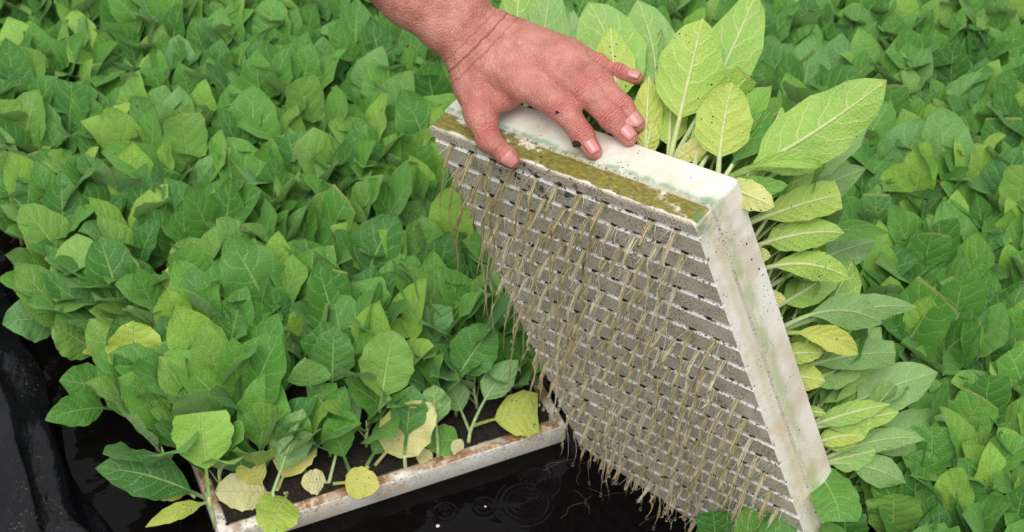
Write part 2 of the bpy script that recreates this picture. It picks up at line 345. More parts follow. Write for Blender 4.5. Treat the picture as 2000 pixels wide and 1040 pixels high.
# ------------------------------------------------------------------ leaves
def width_at(t, shape):
    t = min(max(t, 0.), 1.)
    if shape == 'round': return max(math.sin(math.pi*t**.80), 0)**.55
    if shape == 'clip': return max(math.sin(math.pi*(t*.70)**.90), 0)**.62*(1 if t < .999 else .96)
    if shape == 'spoon': return max(math.sin(math.pi*t**1.25), 0)**.70
    return max(math.sin(math.pi*t**.82), 0)**.80
def add_leaf(mb, pts, nrm, width, shape='point', fold=.25, wave=.06, pet=.22, age=0., tone=0., nx=7, rib=True, ribr=.0016, seed=0, roll=0.):
    """pts: centre line from the stalk's foot to the tip; nrm: the way the upper face looks"""
    pts = np.asarray(pts, float); n = len(pts); vs = []; lc = []; fs = []
    T = np.gradient(pts, axis=0); T /= np.linalg.norm(T, axis=1)[:, None]+1e-9
    nrm = np.asarray(nrm, float)
    if nrm.ndim == 1: nrm = np.tile(nrm, (n, 1))
    S = np.cross(T, nrm); S /= np.linalg.norm(S, axis=1)[:, None]+1e-9; Nn = np.cross(S, T)
    rs = random.Random(seed); p1, p2, k1, k2 = rs.uniform(0, 6.3), rs.uniform(0, 6.3), rs.uniform(1.6, 3.4), rs.uniform(3, 5)
    fs1 = fold*rs.uniform(.7, 1.3); fs2 = fold*rs.uniform(.7, 1.3)
    xs = np.linspace(-1, 1, nx)
    for i in range(n):
        s = i/(n-1); t = (s-pet)/(1-pet) if s > pet else 0
        w = max(width*.5*width_at(t, shape), .0016 if s < pet+.15 else .0004)
        for x in xs:
            f = fs1 if x < 0 else fs2; ax = abs(x); jag = 1+.05*math.sin(s*31+p2+x*3)*(ax > .9)
            y = w*(ax*math.sin(f)) + width*wave*ax**2*(math.sin(s*k1*6.28+p1+(1.7 if x > 0 else 0))+.4*math.sin(s*k2*6.28+p2)) * min(1, t*3)
            vs.append(pts[i]+S[i]*x*w*jag*math.cos(f*ax)+Nn[i]*y + Nn[i]*roll*w*ax*ax)
            lc.append((x, s, age))
    for i in range(n-1):
        for j in range(nx-1):
            a = i*nx+j; fs.append((a, a+1, a+nx+1, a+nx))
    mb.add(vs, fs, lc, tone)
    if rib:
        vs = []; lc = []; fs = []; k = 4
        for i in range(n):
            s = i/(n-1); r = ribr*(1.05-s)**.8+.0002
            for j in range(k):
                g = math.pi*j/(k-1); vs.append(pts[i]-S[i]*r*math.cos(g)-Nn[i]*r*1.25*math.sin(g)+Nn[i]*.00015); lc.append((.0, s, max(age, .0)))
            if s < pet+.12:
                pass
        for i in range(n-1):
            for j in range(k-1):
                a = i*k+j; fs.append((a, a+1, a+k+1, a+k))
        mb.add(vs, fs, lc, tone)
def bez(a, b, c, n):
    a, b, c = map(lambda q: np.asarray(q, float), (a, b, c)); t = np.linspace(0, 1, n)[:, None]
    return (1-t)**2*a+2*t*(1-t)*b+t*t*c
def arc_leaf(mb, base, az, e0, e1, L, width, n=12, up=None, twist=0., **kw):
    pts = [np.asarray(base, float)]; es = []
    for i in range(n-1):
        s = i/(n-2); e = e0+(e1-e0)*s**1.3; a = az+twist*s
        pts.append(pts[-1]+L/(n-1)*np.array([math.cos(e)*math.cos(a), math.cos(e)*math.sin(a), math.sin(e)])); es.append(e)
    es.append(es[-1]); N = []
    for i in range(n):
        a = az+twist*i/(n-1); e = es[i]; N.append((-math.sin(e)*math.cos(a), -math.sin(e)*math.sin(a), math.cos(e)))
    N = np.array(N)
    r = kw.pop('rollang', 0.)
    if r:
        T = np.gradient(np.array(pts), axis=0); T /= np.linalg.norm(T, axis=1)[:, None]; B = np.cross(T, N); N = N*math.cos(r)+B*math.sin(r)
    add_leaf(mb, pts, N, width, **kw)
def seedling_leaves(R, tall=1.):
    """leaf descriptions of one upright seedling: (az, e0, e1, L, width, shape, age, ...)"""
    out = []; n = R.choice([4, 5, 5]); sgn = R.choice([-1, 1])
    azs = [R.gauss(90, 26), R.gauss(90+sgn*80, 22), R.gauss(90-sgn*75, 22), R.gauss(90+sgn*25, 24), R.gauss(270, 40)]   # the crop leans to the light at the back
    for i in range(n):
        k = [0, .2, .4, .7, 1][i]; az = math.radians(azs[i]); back = math.sin(az)
        L = (.120-.040*k)*R.uniform(.82, 1.15)*tall; e0 = math.radians(62+18*k+R.uniform(-8, 8)-8*(back < -.3)); e1 = math.radians(38+26*k+R.uniform(-24, 20)-20*(back < -.3))
        W = L*R.uniform(.46, .60)*(1-.1*k)
        sh = R.choice(['point', 'point', 'round', 'clip', 'point', 'point', 'point', 'round'])
        age = 0 if R.random() > .10 else R.uniform(.08, .3)
        if i in (1, 4) and R.random() < .10: age = R.uniform(.3, .6)
        out.append(dict(z=.010+.040*k*tall, az=az, e0=e0, e1=e1, L=L, width=W, shape=sh, age=age, fold=R.uniform(.05, .38), wave=R.uniform(.02, .06), twist=R.uniform(-.3, .3), rollang=R.uniform(-.3, .3), pet=R.uniform(.18, .28), tone=R.random(), seed=R.randint(0, 9999)))
    return out
def seedling_mb(leaves, idx, n=15, nx=7, mb=None, M=None, toneadd=0.):
    mb = mb or MB(); d = dict(leaves[idx]); z = d.pop('z'); az = d.pop('az'); e0 = d.pop('e0'); e1 = d.pop('e1'); L = d.pop('L'); w = d.pop('width'); tw = d.pop('twist')
    arc_leaf(mb, (0, 0, z), az, e0, e1, L, w, n=n, twist=tw, nx=nx, **d)
    return mb
def make_seedling(seed, tall=1.):
    R = random.Random(seed); lv = seedling_leaves(R, tall); root = empty('tobacco_seedling')
    m = MB(); m.tube([(0, 0, -.006), (.001, 0, .02), (-.001, .001, .035), (0, 0, .05*tall)], [.0028, .0026, .0022, .0009], 7); m.build('stem', M_stem, root)
    for i in range(len(lv)): seedling_mb(lv, i).build('leaf', M_leaf, root)
    return root, lv

# ------------------------------------------------------------------ the setting: pond water and its black plastic bank
wb = MB(); wb.add([(-1.6, .3, 0), (2.0, .3, 0), (2.0, 4.2, 0), (-1.6, 4.2, 0)], [(0, 1, 2, 3)])
wo = wb.build('water', M_water, smooth=False); wo.name = 'water'; tag(wo, kind='structure', label='dark still water of the float bed', cat='water')
def bank():
    mb = MB(); nb, nc = 90, 60; vs = []; fs = []
    for i in range(nb):
        b = -1.0+2.9*i/(nb-1); ctr = -.118-.10*b
        for j in range(nc):
            c = j/(nc-1)                      # 0 = under water at the pond side, 1 = outer side
            prof = [(0, .030, -.05), (.12, .006, .012), (.28, -.022, .052), (.42, -.055, .070), (.58, -.105, .062), (.72, -.145, .030), (.85, -.20, .010), (1., -.42, -.01)]
            for (c0, a0, z0), (c1, a1, z1) in zip(prof, prof[1:]):
                if c <= c1+1e-9: k = (c-c0)/(c1-c0); k = k*k*(3-2*k)*.5+k*.5; a = a0+(a1-a0)*k; z = z0+(z1-z0)*k; break
            fold = .008*math.sin(b*17+c*7+1.5*math.sin(b*7))+.0040*math.sin(b*34-c*19)+.0050*math.sin(c*27+b*10)
            fold *= min(1, c*6)
            x, y = field(ctr+a+fold*.9, b); vs.append((x, y, z+fold))
    for i in range(nb-1):
        for j in range(nc-1): a = i*nc+j; fs.append((a, a+nc, a+nc+1, a+1))
    mb.add(vs, fs); return mb
bo = bank().build('plastic_liner', M_plastic); tag(bo, 'black plastic sheet folded over the left bank of the pond', 'liner', kind='structure')

# ------------------------------------------------------------------ foam trays
def tray_mesh(W, L, T, grooves=True, pitch=.03, m0=.0167, name='foam'):
    """u 0..-W, v 0..L, w 0..T; w=0 is the underside"""
    prof = [(0., 0.)]
    v = m0
    if grooves:
        while v < L-.012:
            prof += [(v-.0024, 0.), (v-.0018, .0044), (v-.0008, .0047), (v+.0044, .0004), (v+.0050, 0.)]; v += pitch
    prof.append((L, 0.))
    lev = [(.007, 0.), (.0235, -.0002), (.0265, .0014), (T-.003, .0014), (T, -.0006)]
    mb = MB(); vs = []; fs = []; nv = len(prof); nl = len(lev)+1
    def P(u, v_, w, out): # out: outward offset
        return (u+(out if u > -W/2 else -out), v_, w)
    cols = 12; us = [-W*i/cols for i in range(cols+1)]
    # underside
    idx = {}
    for i, u in enumerate(us):
        for j, (v_, d) in enumerate(prof): idx[('b', i, j)] = len(vs); vs.append((u, v_, d))
    for i in range(cols):
        for j in range(nv-1): fs.append((idx[('b', i, j)], idx[('b', i, j+1)], idx[('b', i+1, j+1)], idx[('b', i+1, j)]))
    # right and left walls
    for sd, i in ((1, 0), (-1, cols)):
        for l, (w, o) in enumerate(lev):
            for j, (v_, d) in enumerate(prof):
                vv = v_-o if j == 0 else (v_+o if j == nv-1 else v_); idx[('s', i, l, j)] = len(vs); vs.append((us[i]+sd*o, vv, w))
        for j in range(nv-1):
            prev = [idx[('b', i, j)], idx[('b', i, j+1)]]
            for l in range(len(lev)):
                cur = [idx[('s', i, l, j)], idx[('s', i, l, j+1)]]; q = (prev[0], cur[0], cur[1], prev[1]); fs.append(q if sd == 1 else q[::-1]); prev = cur
    # upper and lower walls
    for sd, j in ((-1, 0), (1, nv-1)):
        for l, (w, o) in enumerate(lev):
            for i in range(1, cols): idx[('s', i, l, j)] = len(vs); vs.append((us[i], prof[j][0]+sd*o, w))
        for i in range(cols):
            prev = [idx[('b', i, j)], idx[('b', i+1, j)]]
            for l in range(len(lev)):
                cur = [idx[('s', i, l, j)], idx[('s', i+1, l, j)]]; q = (prev[0], prev[1], cur[1], cur[0]); fs.append(q if sd == -1 else q[::-1]); prev = cur
    # plant side: rim and a shallow well
    lt = len(lev)-1; ring = [idx[('s', i, lt, 0)] for i in range(cols+1)]+[idx[('s', cols, lt, j)] for j in range(1, nv)]+[idx[('s', i, lt, nv-1)] for i in range(cols-1, -1, -1)]+[idx[('s', 0, lt, j)] for j in range(nv-2, 0, -1)]
    def inset(ring_, k, dw):
        out = []
        for q in ring_:
            x, y, z = vs[q]; out.append(len(vs)); vs.append((min(max(x, -W+k), -k), min(max(y, k), L-k), z+dw))
        for a in range(len(ring_)):
            b = (a+1) % len(ring_); fs.append((ring_[a], ring_[b], out[b], out[a]))
        return out
    r1 = inset(ring, .011, 0.); r2 = inset(r1, .013, -.004); fs.append(tuple(r2))
    mb.add(vs, fs); return mb
def peat_bed(W, L, T, pitch, nrow, ncol, m0, mv, lumps=260, seed=1):
    mb = MB(); R = random.Random(seed); nu, nv = int(W/.006), int(L/.006); vs = []; fs = []
    for i in range(nu+1):
        for j in range(nv+1):
            u = -.0125-(W-.025)*i/nu; v = .0125+(L-.025)*j/nv
            du = ((-u-m0) % pitch)/pitch; dv = ((v-mv) % pitch)/pitch; wall = max(abs(du-.5), 0) < .09 or abs(dv-.5) < .09
            vs.append((u, v, T-.0022+(.0012 if wall else -.0004)+R.uniform(-.0010, .0012)))
    for i in range(nu):
        for j in range(nv): a = i*(nv+1)+j; fs.append((a, a+nv+1, a+nv+2, a+1))
    mb.add(vs, fs)
    for k in range(lumps):
        ball(mb, (-R.uniform(.010, W-.010), R.uniform(.010, min(L-.01, .12) if k < lumps*.6 else L-.01), T-.0015), R.uniform(.001, .0035), (1, 1, .6), 6, 4, .5)
    return mb
tray = empty('seedling_tray', TT); tray.rotation_euler = Matrix(TR.tolist()).to_euler()
tag(tray, 'white foam tray lifted on edge by the hand, grey grooved underside showing', 'tray')
tf = tray_mesh(TW, TL, TH).build('foam_body', M_foamL, tray, smooth=False)
bw = tf.data.attributes.new('bevel_weight_edge', 'FLOAT', 'EDGE'); _v = tf.data.vertices
for _e in tf.data.edges:
    p_, q_ = _v[_e.vertices[0]].co, _v[_e.vertices[1]].co
    cu = all(x.x > -.002 or x.x < -TW+.002 for x in (p_, q_)); cv = all(x.y < .002 or x.y > TL-.002 for x in (p_, q_)); top = all(x.z > TH-.0008 for x in (p_, q_)); low = all(x.z < .0005 for x in (p_, q_))
    w_ = 0.
    if cu and cv and not (top or low) and abs(p_.y-q_.y) < .01 and abs(p_.x-q_.x) < .01: w_ = 1.
    elif top and (cu or cv): w_ = .6
    elif low and cv: w_ = .5
    bw.data[_e.index].value = w_
bv = tf.modifiers.new('soft_edges', 'BEVEL'); bv.width = .0055; bv.segments = 3; bv.limit_method = 'WEIGHT'; bv.use_clamp_overlap = True
peat_bed(TW, TL, TH, TPIT, 20, 11, TM0, TMV).build('growing_medium', M_peat, tray)

FT = .055; FZ0 = -.022; FTOP = FZ0+FT
TRAYS = [(0.0, 0.0, .43, .31), (-.05, .325, .43, .31), (.395, .325, .43, .31), (-.19, .65, .43, .31), (.255, .65, .43, .31), (.79, .325, .43, .31), (.70, .65, .43, .31), 
         (-.1, .975, .43, .31), (.345, .975, .43, .31), (.79, .975, .43, .31), (.72, -.02, .43, .31), (.76, -.345, .43, .31), (.47, -.69, .43, .31), (.91, -.69, .43, .31)]
tray_labels = ['white foam tray floating at the front, rim muddy, beside the open dark water', None]
for k, (a, b, w, l) in enumerate(TRAYS):
    ft = empty('floating_tray', tuple(field(a, b))+(FZ0,)); ft.rotation_euler = (0, 0, _az)
    lab = tray_labels[0] if k == 0 else 'foam tray floating hidden beneath the dense green seedlings of the bed'
    tag(ft, lab, 'tray', None if k == 0 else 'foam trays hidden under the seedlings')
    m = tray_mesh(w, l, FT, grooves=False); m.v = [(x+w, y, z) for x, y, z in m.v]
    o = m.build('foam_body', M_foamF, ft); bv = o.modifiers.new('soft_edges', 'BEVEL'); bv.width = .0025; bv.segments = 2; bv.limit_method = 'ANGLE'
    if k == 0:
        m = peat_bed(w, l, FT, .036, 9, 11, .03, .03, 500, 3); m.v = [(x+w, y, z) for x, y, z in m.v]; m.build('growing_medium', M_peat, ft)

# ------------------------------------------------------------------ hero leaves: (foot px, tip px, width px, age, shape, faces, bow, dz)
def px2m(d): return d/FPX
def hero_leaf(foot, tip, wpx, age, shape, face, bow=(0, 0, .02), pet=.22, tone=None, **kw):
    foot = np.asarray(foot, float); tip = np.asarray(tip, float); tocam = CP-(foot+tip)/2; dist = np.linalg.norm(tocam); tocam /= dist
    mid = (foot+tip)/2+np.asarray(bow, float); pts = bez(foot, mid, tip, 16)
    n = tocam*face[0]+np.array(face[1:4], float) if len(face) > 1 else tocam*face[0]
    mb = MB(); kw.setdefault('fold', .22); kw.setdefault('wave', .05); kw.setdefault('ribr', .0019)
    add_leaf(mb, pts, n, wpx*dist/FPX, shape, age=age, tone=rnd.random() if tone is None else tone, pet=pet, nx=9, seed=rnd.randint(0, 9999), **kw)
    return mb

# ------------------------------------------------------------------ lifted tray's seedlings with hanging roots
NC, NR = 11, 20
def ordw(n): return ['first', 'second', 'third', 'fourth', 'fifth', 'sixth', 'seventh', 'eighth', 'ninth', 'tenth', 'eleventh', 'twelfth', 'thirteenth', 'fourteenth', 'fifteenth', 'sixteenth', 'seventeenth', 'eighteenth', 'nineteenth', 'twentieth'][n]
cells = {(c, r): dict(u=-TM0-c*TPIT, v=TMV+r*TPIT) for c in range(NC) for r in range(NR)}
for k, d in cells.items():
    d['out'] = tray_pt(d['u'], d['v'], TH-.002); d['hole'] = tray_pt(d['u'], d['v'], .0042); d['px'] = proj(d['out']); d['hero'] = []
def nearest_cell(px, py, rows=None):
    return min(((c, r) for (c, r) in cells if (c <= 1 or r <= 1)), key=lambda k: (cells[k]['px'][0]-px)**2+(cells[k]['px'][1]-py)**2)
# foot px, tip px, width px, age, shape, petiole, depth change, side (-1 underside shows), bow (world)
LH = [((1432, 345), (1732, 156), 132, .30, 'round', .26, -.02, -1, (0, 0, -.02)),
      ((1330, 300), (1478, -18), 112, .27, 'round', .34, .06, -1, (.01, 0, 0)),
      ((1312, 288), (1372, 36), 132, .40, 'round', .36, .00, -1, (.0, 0, 0)),
      ((1412, 330), (1430, 160), 112, .52, 'round', .28, -.01, -1, (-.005, 0, 0)),
      ((1262, 262), (1268, 148), 64, .66, 'point', .15, .01, -1, (0, 0, 0)),
      ((1215, 230), (1192, 50), 88, .50, 'point', .40, .03, -1, (0, 0, 0)),
      ((1240, 240), (1150, 5), 135, .22, 'round', .34, .06, -1, (.02, 0, .02)),
      ((1262, 235), (1245, 0), 110, .18, 'spoon', .3, .09, -1, (.03, 0, 0)),
      ((1085, 130), (1075, -30), 105, .18, 'round', .25, .05, -1, (.0, 0, 0)),
      ((1060, 100), (1015, -60), 90, .26, 'point', .25, .03, -1, (0, 0, 0)),
      ((1140, 150), (1120, 20), 70, .1, 'round', .25, .08, -1, (0, 0, 0)),
      ((1268, 275), (1274, 236), 44, .72, 'round', .1, .0, -1, (0, 0, 0)),
      ((1300, 290), (1312, 165), 70, .45, 'round', .3, .05, -1, (0, 0, 0)),
      ((1322, 292), (1408, 268), 40, .92, 'point', .10, -.02, 1, (0, 0, .008)),
      ((1352, 310), (1375, 225), 40, .40, 'point', .2, .02, -1, (0, 0, 0)),
      ((1438, 362), (1512, 405), 62, .93, 'round', .10, -.03, -1, (0, 0, .005)),
      ((1452, 345), (1606, 325), 34, .36, 'spoon', .3, -.02, 1, (0, 0, .035)),
      ((1488, 300), (1538, 362), 46, .10, 'round', .1, -.02, 1, (0, 0, -.006)),
      ((1480, 432), (1642, 380), 70, .45, 'clip', .30, .02, -1, (0, 0, .01)),
      ((1490, 470), (1505, 500), 34, .9, 'round', .05, -.02, -1, (0, 0, 0)),
      ((1500, 490), (1648, 455), 66, .36, 'round', .26, .02, -1, (0, 0, .02)),
      ((1505, 525), (1660, 545), 60, .42, 'spoon', .22, .02, -1, (0, 0, .035)),
      ((1500, 400), (1702, 208), 118, .06, 'round', .36, .12, -1, (0, 0, 0)),
      ((1515, 430), (1690, 330), 90, .05, 'point', .3, .13, -1, (0, 0, .01)),
      ((1520, 450), (1735, 455), 46, .02, 'point', .3, .14, 1, (0, 0, .03)),
      ((1520, 560), (1712, 470), 84, .0, 'round', .3, .14, -1, (0, 0, .02)),
      ((1545, 645), (1722, 632), 70, .08, 'spoon', .34, .05, -1, (0, 0, .055)),
      ((1550, 640), (1790, 600), 60, .0, 'point', .3, .10, -1, (0, 0, .03)),
      ((1540, 590), (1650, 520), 70, .25, 'round', .3, .05, -1, (0, 0, .0)),
      ((1548, 636), (1676, 690), 52, .62, 'spoon', .30, .02, 1, (0, 0, .03)),
      ((1520, 560), (1535, 585), 32, .8, 'round', .05, -.01, -1, (0, 0, 0)),
      ((1555, 680), (1608, 690), 44, .55, 'round', .1, .0, -1, (0, 0, .004)),
      ((1565, 740), (1612, 745), 56, .62, 'round', .1, .0, -1, (0, 0, .004)),
      ((1590, 780), (1612, 808), 24, .35, 'round', .1, -.02, -1, (0, 0, .004)),
      ((1600, 815), (1830, 728), 92, .02, 'round', .42, .08, -1, (0, 0, .02)),
      ((1605, 822), (1720, 640), 80, .22, 'round', .3, .07, -1, (0, 0, .0)),
      ((1605, 825), (1738, 790), 44, .32, 'point', .2, .02, -1, (0, 0, .01)),
      ((1610, 835), (1756, 805), 50, .34, 'round', .3, .03, -1, (0, 0, .0)),
      ((1612, 850), (1705, 815), 62, .44, 'round', .25, .0, -1, (0, 0, -.01)),
      ((1625, 890), (1806, 858), 46, .05, 'point', .28, .03, -1, (0, 0, .035)),
      ((1625, 885), (1712, 880), 60, .22, 'round', .3, .0, -1, (0, 0, .0)),
      ((1628, 900), (1768, 945), 64, .10, 'spoon', .36, .03, -1, (0, 0, .03)),
      ((1622, 892), (1640, 1020), 90, .10, 'clip', .05, -.06, 1, (.01, -.02, .02)),
      ((1625, 870), (1690, 855), 40, .6, 'round', .2, .0, -1, (0, 0, .02)),
      ((1640, 890), (1860, 840), 90, .04, 'clip', .35, .10, -1, (0, 0, .03)),
      ((1600, 760), (1700, 700), 70, .2, 'round', .3, .06, -1, (0, 0, .01)),
      ((1580, 720), (1750, 690), 60, .12, 'clip', .3, .08, -1, (0, 0, .02))]
for (f, t, w, age, sh, pet, dd, side, bow) in LH:
    k = nearest_cell(*f); c = cells[k]; foot = c['out']; fd = c['px'][2]
    tip = at_depth(t[0], t[1], fd+dd)
    c['hero'].append((foot, tip, w*(1+dd*.3), age, sh, (side, 0, 0, .15 if side > 0 else -.1), bow, pet))
def hang_roots(mb, R, hole, ln, tone):
    """a fan of fine roots that leaves the drain hole and gathers into one wet strand hanging straight down"""
    out = -TR[:, 2]; down = np.array([0, 0, -1.]); side = TR[:, 0]; tips = []
    join = hole+out*R.uniform(.016, .026)+down*R.uniform(.014, .026)+side*R.uniform(-.003, .003)
    sway = np.array([R.uniform(-.005, .005)-.003, R.uniform(-.006, .004), 0]); end = join+down*ln+sway
    ns = 8; _a, _b, _c = R.uniform(0, 6), R.uniform(.001, .003), R.uniform(.5, 1.1); wob = [np.array([_b*math.sin(_a+_c*i), _b*.5*math.cos(_a+_c*i), 0]) for i in range(ns)]
    main = [join+(end-join)*(i/(ns-1))+wob[i]*(i > 0) for i in range(ns)]
    r0 = R.uniform(.0005, .00095)
    mb.tube([hole+out*.002+down*.001]+[join+(hole-join)*.45-down*.002]+main, [r0*.8, r0*1.1]+[r0*(1-.72*(i/(ns-1))**.8) for i in range(ns)], 6, (0, .5, 0), tone)
    for q in range(R.randint(1, 2)):           # companion strands twisted round it
        o = np.array([R.uniform(-.0018, .0018), R.uniform(-.0018, .0018), 0]); m2 = [p+o*math.cos(i*1.3)+np.array([R.uniform(-.0008, .0008)]*3) for i, p in enumerate(main[:R.randint(5, ns)])]
        mb.tube([hole+out*.002]+m2, [r0*.5]*(len(m2))+[r0*.22], 5, (0, .5, 0), min(1, tone+R.uniform(-.1, .25)))
    for q in range(R.randint(6, 10)):          # the fan at the hole
        s0 = hole+side*R.uniform(-.0050, .0050)+TR[:, 1]*R.uniform(-.0015, .0015)+out*.001; mid = (s0+join)/2+side*R.uniform(-.002, .002)+out*R.uniform(.001, .004)-down*.002
        e = main[R.randint(0, 2)]+np.array([R.uniform(-.002, .002), R.uniform(-.002, .002), 0]); pp = bez(s0, mid, e, 6)
        mb.tube(list(pp), [.00022, .00026, .0003, .0003, .00028, .0002], 4, (0, .5, 0), min(1, max(0, tone+R.uniform(-.15, .3))))
    for q in range(R.randint(2, 5)):           # stray whitish hairs
        s0 = hole+side*R.uniform(-.006, .006); e = s0+down*R.uniform(.008, .028)+side*R.uniform(-.014, .008)+out*R.uniform(.004, .018)
        mb.tube(list(bez(s0, (s0+e)/2+out*.003, e, 4)), [.0003, .00028, .00022, .00015], 4, (0, .5, 0), R.uniform(.7, 1.))
    return main[-1]
drops_left = 70
for r in range(NR):
    for c in range(NC):
        d = cells[(c, r)]; R = random.Random(r*31+c); hole = d['hole']
        if tray_pt(d['u'], d['v'], 0)[2] < -.012: continue
        pl = empty('hanging_seedling', d['out'])
        tag(pl, 'seedling in the lifted tray, %s row from the top, %s cell from the right' % (ordw(r), ordw(c)), 'seedling', 'seedlings rooted in the lifted tray')
        m = MB(); pk = hole; vis = R.random()
        for q in range(5): ball(m, pk+TR[:, 0]*R.uniform(-.0034, .0034)+TR[:, 2]*R.uniform(-.0030, -.0005), R.uniform(.0014, .0030), (1, 1, .8), 7, 5, .45)
        m.build('root_plug', M_peat, pl, d['out'])
        if vis < .86:
            m = MB(); z0 = hole[2]; ln = min(R.choice([R.uniform(.012, .035), R.uniform(.05, .12), R.uniform(.06, .13)]), max(z0-.045, .006)); tone = R.uniform(.28, .72)
            if r <= 2 and c in (10, 9): ln = R.uniform(.07, .10); tone = .25
            if r <= 2 and 4 <= c <= 8: tone = R.uniform(.1, .4)
            tip = hang_roots(m, R, hole, ln, tone); ro = m.build('root_bundle', M_root, pl, d['out'])
            if R.random() < .38 and drops_left > 0:
                drops_left -= 1; m = MB(); ball(m, tip-np.array([0, 0, .0012]), .0021, (1, 1, 1.35), 10, 8); w_ = m.build('water_droplet', M_drop, ro, d['out'])
        nleaf = 1 if r == 0 else (2 if (r == 1 or c == 0) else 3)
        m = MB(); top = d['out']+TR[:, 2]*.022+np.array([0, 0, .006])
        m.tube([d['out']-TR[:, 2]*.004, d['out']+TR[:, 2]*.012, top], [.0029, .0026, .0016], 7); m.build('stem', M_stem, pl, d['out'])
        for k in range(nleaf):
            ang = R.uniform(0, 6.28); L = R.uniform(.070, .120); if_edge = (c <= 1 or r <= 1)
            dirn = TR[:, 2]+(TR[:, 0]*math.cos(ang)+TR[:, 1]*math.sin(ang))*R.uniform(.12, .42)+np.array([0, 0, .12]); dirn /= np.linalg.norm(dirn)
            foot = d['out']+TR[:, 2]*R.uniform(0, .02); tip = foot+dirn*L+np.array([0, 0, .022]); bow = np.array([0, 0, -.008])+R.uniform(-.01, .01)*TR[:, 0]
            if r == 0 and d['px'][0] < 1150: tip = foot+dirn*L*.6
            age = max(0, min(.9, R.gauss(.22, .16))); m = MB()
            axis = tip-foot; outw = (TR[:, 0]*math.cos(ang)+TR[:, 1]*math.sin(ang)); nrm = -outw+np.array([0, 0, .35])+TR[:, 2]*.2
            add_leaf(m, bez(foot, (foot+tip)/2+bow, tip, 15), nrm, L*R.uniform(.36, .50), R.choice(['round', 'spoon', 'point', 'clip']), fold=R.uniform(.1, .5), wave=.05, pet=R.uniform(.25, .4), age=age, tone=R.random(), nx=7, ribr=.0019, seed=R.randint(0, 999))
            m.build('leaf', M_leaf, pl, d['out'])
        for h in d['hero']:
            foot, tip, w, age, sh, face, bow, pet = h; m = hero_leaf(foot, tip, w, max(age, .10), sh, face, bow, pet, ribr=.0025); m.build('leaf', M_leaf, pl, d['out'])

# ------------------------------------------------------------------ seedlings of the floating bed
SP = .0455
def in_bed(a, b):
    lim = -.012-.32*min(max(b-.03, 0), .20)-.16*min(max(b-.28, 0), .4)
    if b > .012 and a > lim and a < .55: return True
    if b > .012 and a >= .55: return True
    if b <= .012 and a > .50 and b > -.36: return True
    return b <= -.37 and a > .44
pos = []
gi = 0
for i in range(-6, 60):
    for j in range(-34, 60):
        a = .018+i*SP+rnd.uniform(-.007, .007); b = .020+j*SP+rnd.uniform(-.007, .007)
        if not in_bed(a, b): continue
        x, y = field(a, b); ok = True
        for z in (.0, .05, .10, .14):
            lu, lv, lw = tray_loc((x, y, z)); 
            if -TW-.03 < lu < .03 and lv < TL+.03 and -.025 < lw < (.115 if z > .03 else .09): ok = False
            if -TW-.01 < lu < .01 and -.6 < lw <= 0 and lv > .2 and z > .01 and a > .43 and b > -.34 and lu < -.02: ok = False
        if not ok: continue
        X, Y, D = proj((x, y, .10))
        if -110 < X < 2110 and -130 < Y < 1230: pos.append((D, x, y, a, b, X, Y))
pos.sort()
TP = [proj(tray_pt(u, v, 0)) for u, v in ((-TW, 0), (0, 0), (0, .55), (-TW, .53))]
def inpoly(x, y):
    c = False; n = len(TP)
    for i in range(n):
        x1, y1 = TP[i][:2]; x2, y2 = TP[i-1][:2]
        if (y1 > y) != (y2 > y) and x < (x2-x1)*(y-y1)/(y2-y1)+x1: c = not c
    return c
